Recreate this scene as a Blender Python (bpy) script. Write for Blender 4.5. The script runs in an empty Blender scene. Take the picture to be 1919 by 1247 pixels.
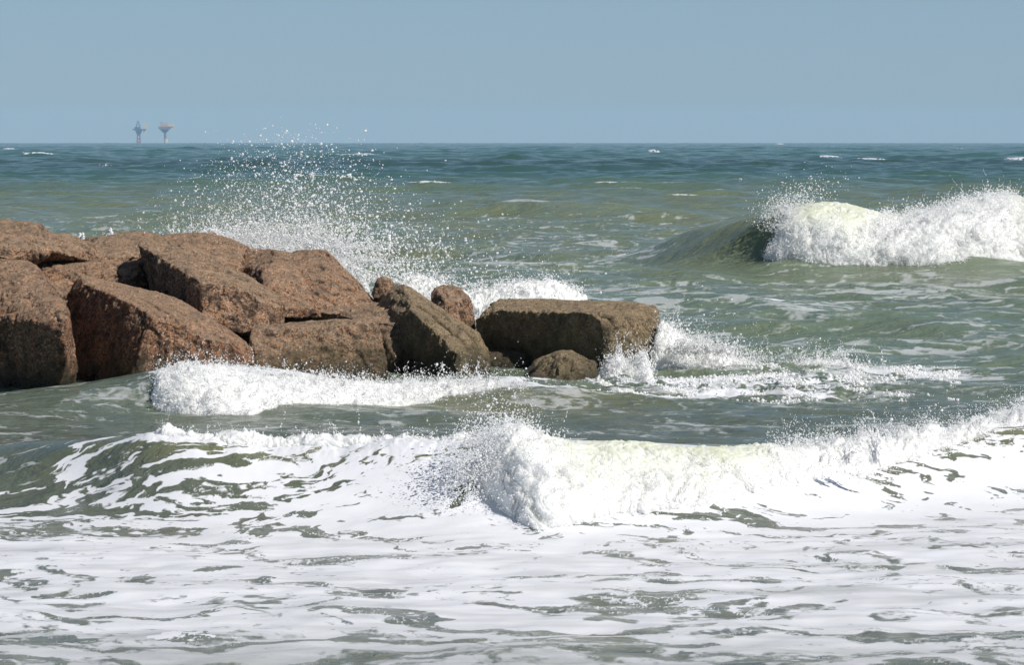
import bpy, bmesh, math, random
import numpy as np
from mathutils import Vector
random.seed(7)
RNG = np.random.default_rng(11)
scene = bpy.context.scene
C = scene.collection

# ------------------------------------------------------------------ camera
F_PX = 6500.0            # focal length in pixels of a 1919 px wide picture
CAM_H = 3.1
PITCH = math.atan((623.5-262.0)/F_PX)
cam_d = bpy.data.cameras.new('camera')
cam_d.sensor_width = 36.0
cam_d.lens = 36.0*F_PX/1919.0
cam_d.clip_start = 0.5
cam_d.clip_end = 60000
cam = bpy.data.objects.new('camera', cam_d); C.objects.link(cam)
cam.location = (0, 0, CAM_H)
cam.rotation_euler = (math.pi/2-PITCH, 0, 0)
scene.camera = cam

# ------------------------------------------------------------------ sky and sun
SUN_EL = math.radians(41)
SUN_DIR = Vector((0.80*math.cos(SUN_EL), -0.60*math.cos(SUN_EL), math.sin(SUN_EL))).normalized()
w = bpy.data.worlds.new('World'); scene.world = w; w.use_nodes = True
nt = w.node_tree; nt.nodes.clear()
wo = nt.nodes.new('ShaderNodeOutputWorld'); bg = nt.nodes.new('ShaderNodeBackground')
sky = nt.nodes.new('ShaderNodeTexSky'); sky.sky_type = 'NISHITA'; sky.sun_disc = False
sky.sun_elevation = SUN_EL
sky.sun_rotation = math.atan2(SUN_DIR.x, SUN_DIR.y)
sky.air_density = 1.0; sky.dust_density = 0.2; sky.ozone_density = 3.0
tint = nt.nodes.new('ShaderNodeMix'); tint.data_type = 'RGBA'; tint.blend_type = 'MULTIPLY'
tint.inputs[0].default_value = 1.0
tint.inputs[7].default_value = (0.47, 0.60, 0.79, 1)
nt.links.new(sky.outputs[0], tint.inputs[6])
wtc = nt.nodes.new('ShaderNodeTexCoord'); wsep = nt.nodes.new('ShaderNodeSeparateXYZ'); nt.links.new(wtc.outputs['Generated'], wsep.inputs[0])
wr = nt.nodes.new('ShaderNodeValToRGB'); nt.links.new(wsep.outputs[2], wr.inputs[0])
for _p, _c, _e in zip((0.0, 0.7, 0.05, 0.2), ((3.1, 4.3, 5.25), (0.4, 0.85, 1.7), (2.7, 3.95, 5.15), (1.2, 2.15, 3.4)), (wr.color_ramp.elements[0], wr.color_ramp.elements[1], wr.color_ramp.elements.new(0.05), wr.color_ramp.elements.new(0.2))):
    _e.position = _p; _e.color = (*_c, 1)
wm = nt.nodes.new('ShaderNodeMix'); wm.data_type = 'RGBA'; wm.inputs[0].default_value = 0.8
nt.links.new(tint.outputs[2], wm.inputs[6]); nt.links.new(wr.outputs[0], wm.inputs[7])
nt.links.new(wm.outputs[2], bg.inputs[0])
bg.inputs[1].default_value = 0.10
nt.links.new(bg.outputs[0], wo.inputs[0])
sl = bpy.data.lights.new('sun', 'SUN'); sl.energy = 4.9; sl.angle = math.radians(0.5); sl.color = (1.0, 0.96, 0.90)
so = bpy.data.objects.new('sun', sl); C.objects.link(so)
so.rotation_euler = (-SUN_DIR).to_track_quat('-Z', 'Y').to_euler()
so.location = (20, -10, 30)
scene.view_settings.view_transform = 'Standard'; scene.view_settings.look = 'None'
scene.view_settings.exposure = 0.05; scene.view_settings.gamma = 1.0

scene.cycles.max_bounces = 14; scene.cycles.diffuse_bounces = 9; scene.cycles.transmission_bounces = 8
scene.cycles.glossy_bounces = 4; scene.cycles.volume_bounces = 1; scene.cycles.use_denoising = True

# ------------------------------------------------------------------ helpers
cp, sp = math.cos(PITCH), math.sin(PITCH)
def P(px, py, D):
    """world point seen in direction (px, py) at distance D along the ground"""
    v = -(py-623.5)/F_PX
    t = D/(cp+v*sp)
    return np.array([t*(px-959.5)/F_PX, D, CAM_H+t*(-sp+v*cp)])
def tag(o, label=None, cat=None, group=None, kind=None):
    if label: o['label'] = label
    if cat: o['category'] = cat
    if group: o['group'] = group
    if kind: o['kind'] = kind
    return o
def mesh_obj(name, verts, faces, mat=None, parent=None, smooth=True, nside=None):
    """numpy verts (n,3) and faces (m,k) -> linked object"""
    me = bpy.data.meshes.new(name)
    verts = np.asarray(verts, dtype=np.float32); faces = np.asarray(faces, dtype=np.int32)
    m, k = faces.shape
    me.vertices.add(len(verts)); me.vertices.foreach_set('co', verts.ravel())
    me.loops.add(m*k); me.loops.foreach_set('vertex_index', faces.ravel())
    me.polygons.add(m)
    me.polygons.foreach_set('loop_start', np.arange(0, m*k, k, dtype=np.int32))
    me.polygons.foreach_set('loop_total', np.full(m, k, dtype=np.int32))
    me.polygons.foreach_set('use_smooth', np.full(m, smooth, dtype=bool))
    me.update(calc_edges=True)
    if mat: me.materials.append(mat)
    o = bpy.data.objects.new(name, me); C.objects.link(o)
    if parent: o.parent = parent
    return o
def add_attr(o, name, arr):
    a = o.data.attributes.new(name, 'FLOAT', 'POINT')
    a.data.foreach_set('value', np.asarray(arr, dtype=np.float32).ravel())
def add_col(o, name, arr):
    n = len(arr); c = np.ones((n, 4), dtype=np.float32); c[:, :3] = arr
    a = o.data.attributes.new(name, 'FLOAT_COLOR', 'POINT')
    a.data.foreach_set('color', c.ravel())
def sstep(a, b, x):
    t = np.clip((x-a)/(b-a), 0, 1); return t*t*(3-2*t)
def interp(x, pts):
    """smooth curve through control points [(x, v), ...]"""
    xs = np.array([p[0] for p in pts], float); ys = np.array([p[1] for p in pts], float)
    m = np.gradient(ys, xs)
    x = np.clip(x, xs[0], xs[-1])
    i = np.clip(np.searchsorted(xs, x)-1, 0, len(xs)-2)
    h = xs[i+1]-xs[i]; t = (x-xs[i])/h
    return ((2*t**3-3*t**2+1)*ys[i]+(t**3-2*t**2+t)*h*m[i]+(-2*t**3+3*t**2)*ys[i+1]+(t**3-t**2)*h*m[i+1])

# gradient noise in 3-D, vectorised
_perm = RNG.permutation(256).astype(np.int32); _perm = np.concatenate([_perm, _perm, _perm])
_g = RNG.normal(size=(256, 3)).astype(np.float32); _g /= np.linalg.norm(_g, axis=1)[:, None]
def noise3(p):
    p = np.asarray(p, dtype=np.float32)
    i = np.floor(p).astype(np.int32); f = p-i; i &= 255
    u = f*f*f*(f*(f*6-15)+10)
    out = 0
    for dx in (0, 1):
        wx = u[:, 0] if dx else 1-u[:, 0]
        for dy in (0, 1):
            wy = u[:, 1] if dy else 1-u[:, 1]
            for dz in (0, 1):
                wz = u[:, 2] if dz else 1-u[:, 2]
                h = _perm[_perm[_perm[(i[:, 0]+dx) & 255]+((i[:, 1]+dy) & 255)]+((i[:, 2]+dz) & 255)]
                g = _g[h]
                d = g[:, 0]*(f[:, 0]-dx)+g[:, 1]*(f[:, 1]-dy)+g[:, 2]*(f[:, 2]-dz)
                out = out+wx*wy*wz*d
    return out*1.6
def fbm3(p, oct=4, lac=2.0, gain=0.5, kind='fbm'):
    a = 1.0; s = 0; out = 0; p = np.array(p, dtype=np.float32)
    for k in range(oct):
        n = noise3(p+17.3*k)
        if kind == 'billow': n = 1-2*np.sqrt(np.clip(1-np.abs(n), 0, 1)); n = np.abs(noise3(p+17.3*k))*2-0.6
        elif kind == 'ridge': n = 1-2*np.abs(n)
        out = out+a*n; s += a; a *= gain; p = p*lac
    return out/s

# periodic random fields in 2-D made from a band of wavelengths
def field(N, lmin, lmax, slope=1.0, seed=1, aniso=1.0, ang=0.0):
    """N x N periodic field of unit variance; wavelengths in pixels"""
    r = np.random.default_rng(seed)
    kx = np.fft.fftfreq(N)[None, :]; ky = np.fft.fftfreq(N)[:, None]
    c, s = math.cos(ang), math.sin(ang)
    a, b = kx*c+ky*s, -kx*s+ky*c
    k = np.hypot(a, b*aniso)+1e-9
    amp = np.where((k > 1/lmax) & (k < 1/lmin), k**(-slope), 0)
    f = np.fft.ifft2(np.fft.fft2(r.normal(size=(N, N)))*amp).real
    return (f/f.std()).astype(np.float32)
def sample(T, x, y, size):
    """bilinear lookup of the periodic tile T (N x N, 'size' metres wide)"""
    N = T.shape[0]
    u = np.mod(x/size, 1)*N; v = np.mod(y/size, 1)*N
    i = np.floor(u).astype(np.int32); j = np.floor(v).astype(np.int32)
    fu = (u-i).astype(np.float32); fv = (v-j).astype(np.float32)
    i %= N; j %= N; i1 = (i+1) % N; j1 = (j+1) % N
    return (T[j, i]*(1-fu)+T[j, i1]*fu)*(1-fv)+(T[j1, i]*(1-fu)+T[j1, i1]*fu)*fv
def ocean(N, L, lmin, lmax, wind=(-0.25, -1.0), slope=2.0, seed=3, chop=1.0):
    """wind-sea tile: height and horizontal displacement"""
    r = np.random.default_rng(seed)
    k1 = np.fft.fftfreq(N, L/N)
    kx, ky = np.meshgrid(k1, k1)
    k = np.hypot(kx, ky)+1e-9
    wv = np.array(wind)/np.hypot(*wind)
    dirn = (np.abs(kx*wv[0]+ky*wv[1])/k)**2*0.9+0.1
    amp = np.where((k > 1/lmax) & (k < 1/lmin), k**(-slope)*dirn, 0)
    H = np.fft.fft2(r.normal(size=(N, N)))*amp
    h = np.fft.ifft2(H).real; s = h.std()
    dx = np.fft.ifft2(-1j*kx/k*H).real/s; dy = np.fft.ifft2(-1j*ky/k*H).real/s
    return (h/s).astype(np.float32), dx.astype(np.float32)*chop, dy.astype(np.float32)*chop

# ------------------------------------------------------------------ materials
def mat_new(name):
    m = bpy.data.materials.new(name); m.use_nodes = True
    n = m.node_tree; n.nodes.clear()
    out = n.nodes.new('ShaderNodeOutputMaterial')
    return m, n, out
def nd(n, t, **kw):
    x = n.nodes.new(t)
    for k, v in kw.items():
        if hasattr(x, k): setattr(x, k, v)
        else: x.inputs[k].default_value = v
    return x
def math_n(n, op, a, b=None, c=None, clamp=False):
    x = n.nodes.new('ShaderNodeMath'); x.operation = op; x.use_clamp = clamp
    for i, v in enumerate((a, b, c)):
        if v is None: continue
        if isinstance(v, (int, float)): x.inputs[i].default_value = v
        else: n.links.new(v, x.inputs[i])
    return x.outputs[0]
def noise_n(n, vec, scale, detail=4, rough=0.55, dist=0.0, out=0):
    x = n.nodes.new('ShaderNodeTexNoise'); x.inputs['Scale'].default_value = scale
    x.inputs['Detail'].default_value = detail; x.inputs['Roughness'].default_value = rough
    x.inputs['Distortion'].default_value = dist
    if vec is not None: n.links.new(vec, x.inputs['Vector'])
    return x.outputs[out]
def ramp_n(n, fac, stops):
    x = n.nodes.new('ShaderNodeValToRGB'); cr = x.color_ramp
    while len(cr.elements) < len(stops): cr.elements.new(0.5)
    for e, (p, c) in zip(cr.elements, stops):
        e.position = p; e.color = (*c, 1) if len(c) == 3 else c
    n.links.new(fac, x.inputs[0]); return x.outputs[0]
def mix_n(n, fac, a, b, blend='MIX'):
    x = n.nodes.new('ShaderNodeMix'); x.data_type = 'RGBA'; x.blend_type = blend
    for i, v in ((0, fac), (6, a), (7, b)):
        if isinstance(v, (int, float)): x.inputs[i].default_value = v
        elif isinstance(v, tuple): x.inputs[i].default_value = (*v, 1)
        else: n.links.new(v, x.inputs[i])
    return x.outputs[2]
def bump_n(n, h, strength, dist, normal=None):
    x = n.nodes.new('ShaderNodeBump'); x.inputs['Strength'].default_value = strength
    x.inputs['Distance'].default_value = dist; n.links.new(h, x.inputs['Height'])
    if normal is not None: n.links.new(normal, x.inputs['Normal'])
    return x.outputs[0]
def mapping_n(n, vec, scale):
    x = n.nodes.new('ShaderNodeMapping'); x.inputs['Scale'].default_value = scale
    n.links.new(vec, x.inputs['Vector']); return x.outputs[0]

def make_water():
    m, n, out = mat_new('sea water')
    tc = nd(n, 'ShaderNodeTexCoord').outputs['Object']
    af = nd(n, 'ShaderNodeAttribute', attribute_name='foam').outputs['Fac']
    ac = nd(n, 'ShaderNodeAttribute', attribute_name='tone').outputs['Color']
    # foam edges broken up by fine noise
    v = noise_n(n, mapping_n(n, tc, (0.6, 1.0, 1)), 7.0, 5, 0.6)
    v2 = math_n(n, 'MULTIPLY_ADD', v, 0.5, -0.25)
    s = math_n(n, 'ADD', af, v2)
    foam = nd(n, 'ShaderNodeMapRange', interpolation_type='SMOOTHSTEP')
    foam.inputs['From Min'].default_value = 0.30; foam.inputs['From Max'].default_value = 0.68
    n.links.new(s, foam.inputs['Value'])
    fo = math_n(n, 'MULTIPLY', foam.outputs[0], nd(n, 'ShaderNodeAttribute', attribute_name='fop').outputs['Fac'])
    # water
    h1 = noise_n(n, mapping_n(n, tc, (1, 1.6, 1)), 2.2, 6, 0.62, 0.4)
    h0 = noise_n(n, mapping_n(n, tc, (0.8, 1.6, 1)), 0.45, 4, 0.6)
    h2 = noise_n(n, mapping_n(n, tc, (1, 1.5, 1)), 14.0, 4, 0.6)
    hb = bump_n(n, h2, 0.5, 0.02, bump_n(n, h1, 0.75, 0.14, bump_n(n, h0, 0.7, 0.35)))
    cn = noise_n(n, tc, 0.9, 5, 0.6)
    col = mix_n(n, math_n(n, 'MULTIPLY', cn, 0.45), ac, (0.11, 0.105, 0.05))
    wat = nd(n, 'ShaderNodeBsdfPrincipled'); wat.inputs['Roughness'].default_value = 0.12
    wat.inputs['IOR'].default_value = 1.333
    n.links.new(col, wat.inputs['Base Color']); n.links.new(hb, wat.inputs['Normal'])
    # foam
    fb1 = noise_n(n, mapping_n(n, tc, (0.6, 1, 1)), 5.0, 5, 0.5); fbb = bump_n(n, fb1, 0.35, 0.03)
    fcol = mix_n(n, noise_n(n, tc, 3.0, 5, 0.6), (0.655, 0.67, 0.725), (0.775, 0.775, 0.79))
    fm = nd(n, 'ShaderNodeBsdfPrincipled'); fm.inputs['Roughness'].default_value = 0.6
    fm.inputs['Specular IOR Level'].default_value = 0.25
    n.links.new(fcol, fm.inputs['Base Color']); n.links.new(fbb, fm.inputs['Normal'])
    mx = nd(n, 'ShaderNodeMixShader'); n.links.new(fo, mx.inputs[0])
    n.links.new(wat.outputs[0], mx.inputs[1]); n.links.new(fm.outputs[0], mx.inputs[2])
    n.links.new(mx.outputs[0], out.inputs[0])
    return m
def make_white(name, attr=True, sss=0.10, bmp=0.35):
    m, n, out = mat_new(name)
    tc = nd(n, 'ShaderNodeTexCoord').outputs['Object']
    b = bump_n(n, noise_n(n, tc, 26.0, 5, 0.7), bmp, 0.02)
    base = (0.96, 0.96, 0.955)
    p = nd(n, 'ShaderNodeBsdfPrincipled'); p.inputs['Roughness'].default_value = 0.55
    p.inputs['Specular IOR Level'].default_value = 0.3
    if attr:
        ac = nd(n, 'ShaderNodeAttribute', attribute_name='tone').outputs['Color']
        n.links.new(ac, p.inputs['Base Color'])
    else: p.inputs['Base Color'].default_value = (*base, 1)
    p.inputs['Subsurface Weight'].default_value = 1.0
    p.inputs['Subsurface Radius'].default_value = (1.0, 1.0, 1.0); p.inputs['Subsurface Scale'].default_value = sss
    n.links.new(b, p.inputs['Normal'])
    t = nd(n, 'ShaderNodeBsdfTranslucent'); t.inputs[0].default_value = (0.97, 0.98, 0.96, 1)
    mx = nd(n, 'ShaderNodeMixShader'); mx.inputs[0].default_value = 0.12
    n.links.new(p.outputs[0], mx.inputs[1]); n.links.new(t.outputs[0], mx.inputs[2])
    n.links.new(mx.outputs[0], out.inputs[0])
    return m
def make_drop():
    m, n, out = mat_new('droplets')
    p = nd(n, 'ShaderNodeBsdfPrincipled'); p.inputs['Roughness'].default_value = 0.2
    p.inputs['Base Color'].default_value = (0.98, 0.98, 0.98, 1)
    t = nd(n, 'ShaderNodeBsdfTranslucent'); t.inputs[0].default_value = (0.99, 0.99, 0.99, 1)
    mx = nd(n, 'ShaderNodeMixShader'); mx.inputs[0].default_value = 0.5
    n.links.new(p.outputs[0], mx.inputs[1]); n.links.new(t.outputs[0], mx.inputs[2])
    n.links.new(mx.outputs[0], out.inputs[0])
    return m
def make_rock(name, ca, cb, algae=0.0, alg_h=0.5):
    """speckled granite; algae and wet black film up from the waterline"""
    m, n, out = mat_new(name)
    tcn = nd(n, 'ShaderNodeTexCoord'); tc = tcn.outputs['Object']
    geo = nd(n, 'ShaderNodeNewGeometry')
    sep = nd(n, 'ShaderNodeSeparateXYZ'); n.links.new(geo.outputs['Position'], sep.inputs[0])
    big = noise_n(n, tc, 1.7, 6, 0.62)
    col = mix_n(n, ramp_n(n, big, [(0.34, (0, 0, 0)), (0.66, (1, 1, 1))]), ca, cb)
    # crystals
    vo = nd(n, 'ShaderNodeTexVoronoi'); vo.inputs['Scale'].default_value = 52.0; n.links.new(tc, vo.inputs['Vector'])
    vs = nd(n, 'ShaderNodeSeparateColor'); n.links.new(vo.outputs['Color'], vs.inputs[0])
    light = ramp_n(n, vs.outputs[0], [(0.80, (0, 0, 0)), (0.90, (1, 1, 1))])
    dark = ramp_n(n, vs.outputs[1], [(0.66, (0, 0, 0)), (0.78, (1, 1, 1))])
    red = ramp_n(n, vs.outputs[2], [(0.6, (0, 0, 0)), (0.8, (1, 1, 1))])
    col = mix_n(n, math_n(n, 'MULTIPLY', red, 0.45), col, (0.52, 0.22, 0.11))
    col = mix_n(n, math_n(n, 'MULTIPLY', dark, 0.8), col, (0.045, 0.032, 0.028))
    col = mix_n(n, math_n(n, 'MULTIPLY', light, 0.6), col, (0.74, 0.60, 0.47))
    # mottling and dark stains
    st = noise_n(n, tc, 5.0, 7, 0.72)
    stm = ramp_n(n, st, [(0.38, (1, 1, 1)), (0.53, (0, 0, 0))])
    col = mix_n(n, math_n(n, 'MULTIPLY', stm, 0.85), col, (0.035, 0.024, 0.018))
    # pale tan on upward parts and olive algae low down
    nz = nd(n, 'ShaderNodeSeparateXYZ'); n.links.new(geo.outputs['Normal'], nz.inputs[0])
    up = ramp_n(n, nz.outputs[2], [(0.45, (0, 0, 0)), (0.85, (1, 1, 1))])
    col = mix_n(n, math_n(n, 'MULTIPLY', up, 0.42), col, (0.56, 0.41, 0.28))
    an = noise_n(n, tc, 2.6, 6, 0.7)
    zz = math_n(n, 'MULTIPLY_ADD', an, 0.9, -0.45)
    zz = math_n(n, 'ADD', sep.outputs[2], zz)
    al = nd(n, 'ShaderNodeMapRange'); al.inputs['From Min'].default_value = alg_h+0.25
    al.inputs['From Max'].default_value = alg_h-0.25; n.links.new(zz, al.inputs['Value'])
    alf = math_n(n, 'MULTIPLY', al.outputs[0], 0.75 if algae < 0.5 else 0.8)
    col = mix_n(n, alf, col, (0.16, 0.135, 0.06), 'MIX')
    if algae > 0.5:
        col = mix_n(n, 0.35, col, (0.30, 0.245, 0.14))
    wt = nd(n, 'ShaderNodeMapRange'); wt.inputs['From Min'].default_value = 0.42
    wt.inputs['From Max'].default_value = 0.02; n.links.new(zz, wt.inputs['Value'])
    col = mix_n(n, math_n(n, 'MULTIPLY', wt.outputs[0], 0.85), col, (0.022, 0.02, 0.015))
    p = nd(n, 'ShaderNodeBsdfPrincipled')
    n.links.new(col, p.inputs['Base Color'])
    ro = math_n(n, 'MULTIPLY_ADD', wt.outputs[0], -0.5, 0.75)
    n.links.new(ro, p.inputs['Roughness']); p.inputs['Specular IOR Level'].default_value = 0.4
    v2 = nd(n, 'ShaderNodeTexVoronoi'); v2.inputs['Scale'].default_value = 15.0; n.links.new(tc, v2.inputs['Vector'])
    v2.distance = 'CHEBYCHEV'
    b0 = bump_n(n, v2.outputs['Distance'], 0.7, 0.05)
    b1 = bump_n(n, noise_n(n, tc, 9.0, 8, 0.75), 1.0, 0.16, b0)
    b2 = bump_n(n, vo.outputs['Distance'], 0.8, 0.015, b1)
    b3 = bump_n(n, noise_n(n, tc, 60.0, 4, 0.7), 0.8, 0.012, b2)
    n.links.new(b3, p.inputs['Normal'])
    n.links.new(p.outputs[0], out.inputs[0])
    return m
def make_flat(name, col, rough=0.7):
    m, n, out = mat_new(name)
    tc = nd(n, 'ShaderNodeTexCoord').outputs['Object']
    c = mix_n(n, noise_n(n, tc, 0.6, 4, 0.6), tuple(v*0.75 for v in col), col)
    p = nd(n, 'ShaderNodeBsdfPrincipled'); p.inputs['Roughness'].default_value = rough
    n.links.new(c, p.inputs['Base Color']); n.links.new(p.outputs[0], out.inputs[0])
    return m
M_WATER = make_water()
M_WHITE = make_white('whitewater')
M_WHITE_FAR = make_white('distant whitewater', sss=0.22, bmp=0.3)
M_DROP = make_drop()
M_RED = make_rock('red granite', (0.25, 0.125, 0.068), (0.56, 0.29, 0.155), 0.0, 0.15)
M_TAN = make_rock('tan granite', (0.26, 0.155, 0.088), (0.58, 0.34, 0.195), 0.0, 0.35)
M_WET_SHADE = make_rock('wet granite painted shade black', (0.03, 0.026, 0.02), (0.05, 0.042, 0.03), 0.0, 0.35)  # near-black base colour paints the shade of the gaps onto wet rock
M_OLIVE = make_rock('weathered granite', (0.26, 0.185, 0.10), (0.54, 0.38, 0.21), 1.0, 0.35)

# ------------------------------------------------------------------ the sea
def px_of(x, y): return x/y*F_PX+959.5
T_SM = ocean(1024, 20.0, 0.10, 4.0, (-0.3, -1), 2.0, 3, 1.0)
T_LG = ocean(1024, 190.0, 3.5, 26.0, (-0.2, -1), 2.3, 5, 1.0)
T_MD = ocean(1024, 61.0, 1.2, 9.0, (-0.35, -1), 2.0, 9, 1.0)
FA = field(1024, 8, 90, 1.6, 21, 1.0)        # cellular band (14 m tile)
FB = field(1024, 10, 120, 1.2, 22, 1.0)
FC = field(1024, 3, 160, 1.9, 23, 1.0)
# shoreward breaker, the roll against the jetty and the outer breaker: crest distance and height
W1_D = [(-900, 32.5), (-200, 31.2), (100, 30.3), (300, 29.6), (600, 29.4), (900, 29.0), (1200, 29.2), (1350, 29.4), (1500, 29.9), (1700, 30.7), (1919, 31.6), (2400, 33.0), (3200, 33.0)]
W1_H = [(-900, 0.30), (-200, 0.36), (0, 0.44), (150, 0.52), (290, 0.60), (450, 0.58), (700, 0.56), (900, 0.62), (1100, 0.60), (1400, 0.50), (1600, 0.42), (1800, 0.50), (1919, 0.62), (2400, 0.6), (3200, 0.5)]
W2_D = [(-900, 39.8), (0, 39.8), (300, 40.6), (600, 41.4), (900, 41.7), (1000, 41.2), (1150, 41.0), (1500, 42.5), (2400, 45.0)]
W2_H = [(-900, 0.10), (-200, 0.10), (0, 0.14), (200, 0.30), (340, 0.42), (430, 0.40), (520, 0.34), (620, 0.22), (730, 0.13), (850, 0.15), (950, 0.22), (1050, 0.17), (1150, 0.12), (1300, 0.07), (1500, 0.05), (2400, 0.04)]
W3_D = [(-900, 95), (900, 92.0), (1250, 87.0), (1450, 84.5), (1700, 84.5), (1919, 85), (2400, 86), (3200, 88)]
W3_H = [(-900, 0.0), (1000, 0.0), (1200, 0.30), (1330, 1.02), (1440, 1.50), (1550, 1.46), (1650, 1.30), (1800, 1.20), (1919, 1.30), (2600, 1.3), (3200, 0.6)]
def wave_parts(px, D):
    out = []
    for dl, hl, lf, lb, push in ((W1_D, W1_H, 1.42, 2.3, 0.75), (W2_D, W2_H, 1.1, 1.9, 0.35), (W3_D, W3_H, 2.6, 5.5, 0.75)):
        dc = interp(px, dl); H = interp(px, hl)
        t = D-dc
        pr = np.where(t < 0, np.exp(-(t/lf)**2), np.exp(-(t/lb)**2))
        out.append((t, H, pr, push, lf, lb))
    return out
def sea_height(x, y):
    """smooth water level (waves only), used to seat other things"""
    px = px_of(x, y); z = 0
    for (t, H, pr, push, lf, lb) in wave_parts(px, y): z = z+H*pr
    return z-y*y/(2*6.371e6)
def sea_rows():
    ds = [13.0]
    while ds[-1] < 9500:
        d = ds[-1]
        if d < 19.5: s = 0.12
        elif d < 26.5: s = 0.034
        elif d < 31.5: s = 0.020
        elif d < 46: s = 0.042
        else: s = 0.042*(d/46)**1.62
        ds.append(d+s)
    return np.array(ds)
def build_sea():
    D1 = sea_rows()
    px1 = np.concatenate([np.linspace(-5200, -260, 90)[:-1], np.linspace(-260, -60, 60)[:-1], np.linspace(-60, 1980, 1130), np.linspace(1980, 2200, 60)[1:], np.linspace(2200, 7100, 90)[1:]])
    D, px = np.meshgrid(D1, px1, indexing='ij')
    nr, nc = D.shape
    D = D.ravel(); px = px.ravel()
    x = (px-959.5)/F_PX*D; y = D.copy()
    z = -y*y/(2*6.371e6)
    dx = np.zeros_like(x); dy = np.zeros_like(x)
    wp = wave_parts(px, D)
    mask_flat = np.ones_like(x)
    for (t, H, pr, push, lf, lb) in wp:
        z += H*pr; dy -= push*H*pr**2.0*1.0
    # chop: small inshore, larger offshore
    a_sm = 0.005+0.021*sstep(33, 38, D)-0.010*sstep(60, 80, D); a_sm *= 1-0.75*sstep(120, 420, D)
    turb = np.exp(-((px-1350)/340)**4-((D-43.8)/2.8)**2)
    z += turb*(0.026*sample(FA, x, y, 16.0)+0.022*sample(FC, x, y, 6.0))
    a_md = 0.008+0.075*sstep(42, 60, D)-0.02*sstep(200, 600, D)
    a_lg = 0.0+0.20*sstep(46, 95, D)-0.06*sstep(110, 160, D)+0.10*sstep(150, 400, D)
    calm = 1-0.6*wp[0][2]
    for T, L, a, cap in ((T_SM, 20.0, a_sm, 1.0), (T_MD, 61.0, a_md, 1.0), (T_LG, 190.0, a_lg, 1.0)):
        h, tx, ty = T
        hh = sample(h, x, y, L)
        z += a*hh*calm; dx += -a*sample(tx, x, y, L)*1.1*calm; dy += -a*sample(ty, x, y, L)*1.1*calm
    # gentle undulation of the foamy shallows
    z += 0.007*sample(FB, x*0.5, y*0.6, 30.0)+0.009*sample(FA, x*0.6, y*0.9, 20.0)*(1-sstep(26.5, 28.5, D))
    # lip of the inshore wave is ragged
    t1, H1, p1 = wp[0][:3]
    z += 0.022*p1**6*sample(FC, x*1.0, y*0.3, 9.0)*sstep(200, 330, px)*(1-sstep(850, 950, px))
    # ---- foam coverage (0..1)
    cov = np.zeros_like(x)
    sh = x+0.9*(D-29)          # streaks lean up the wave face to the right
    n0 = sample(FC, x, y, 17.0)
    # wave 1: face and everything inshore of it
    inshore = 1-sstep(-0.9, -0.2, t1-1.0*sstep(1000, 200, px)*0) # 1 in front of the crest
    left = 1-sstep(-250, 700, px)
    c_face = 0.54+0.32*sstep(350, 900, px)-0.13*sstep(1300, 1500, px)
    c_flat = 0.80-0.32*(1-sstep(19.5, 24.5, D))
    lf_ = 1-sstep(500, 1000, px)
    d_foot = sstep(-3.7+0.5*sample(FC, x*0.6, y*0.6, 9.0), -1.3-1.0*lf_, t1-0.0)                             # 0 on the flat, 1 on the face
    c = c_flat*(1-d_foot)+c_face*d_foot
    c -= 0.42*sstep(500, -50, px)*sstep(-2.6, -1.0, t1)
    cov = np.maximum(cov, c*(1-sstep(-0.15, 0.35, t1)))
    cov = np.where((t1 > -0.25) & (t1 < 0.4), np.maximum(cov, sstep(230, 300, px)*(0.95)*(1-sstep(0.15, 0.4, t1))), cov)
    # behind wave 1 a few streaks
    cov = np.maximum(cov, 0.07*sstep(0.3, 1.0, t1)*(1-sstep(42, 45, D)))
    # wave 2 foam crest
    t2, H2, p2 = wp[1][:3]
    cw2 = sstep(240, 300, px)*(1-sstep(1400, 1800, px))
    cov = np.maximum(cov, cw2*np.exp(-((t2-0.1)/0.7)**2)*(0.9-0.2*sstep(750, 1000, px)))
    # turbulence right of the block
    cov = np.maximum(cov, 0.72*np.exp(-((px-1390)/330)**4-((D-43.6)/3.0)**2)*(0.90+0.16*sample(FA, x, y*0.7, 20.0)))
    cov = np.maximum(cov, 0.66*np.exp(-((px-1700)/260)**2-((D-45.8)/1.6)**2))
    cov = np.maximum(cov, 0.72*np.exp(-((px-1020)/220)**2-((D-42.4)/1.3)**2))
    # behind the jetty
    cov = np.maximum(cov, 0.62*np.exp(-((px-900)/330)**2-((D-62)/9)**2))
    cov = np.maximum(cov, 0.80*np.exp(-((px-520)/330)**2-((D-58)/7)**2))
    for (cx, cd, wx, wd, a) in ((1480, 63.5, 130, 1.6, 0.78), (1540, 61.2, 100, 1.2, 0.6), (1180, 89, 90, 4, 0.62), (1000, 84, 160, 4, .5), (850, 90, 120, 5, .5),
                                (1700, 72, 260, 3, 0.42), (1600, 79, 220, 3.0, 0.5), (1850, 58, 160, 1.5, 0.4), (1250, 72, 220, 3, 0.38), (1200, 53, 260, 2.0, 0.35), (1700, 52, 200, 2, .4)):
        cov = np.maximum(cov, a*np.exp(-((px-cx)/wx)**2-((D-cd)/wd)**2))
    cov = np.maximum(cov, 0.10*sstep(42, 48, D)*(1-sstep(110, 150, D)))
    cov *= 1-0.9*sstep(76, 81, D)*(1-sstep(86, 90, D))*sstep(1150, 1250, px)
    # ---- foam pattern
    wx_ = x+0.35*sample(FC, x+5, y, 23.0); wy_ = y+0.25*sample(FC, x, y+9, 23.0)
    face = d_foot*(1-sstep(0.0, 0.6, t1))
    sx = wx_+(-0.85)*(D-29)*face
    A = sample(FA, sx*(0.36+0.2*face), wy_*(1.0), 13.0)
    B = sample(FB, sx*0.7+3, wy_*1.1, 6.0)
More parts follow.
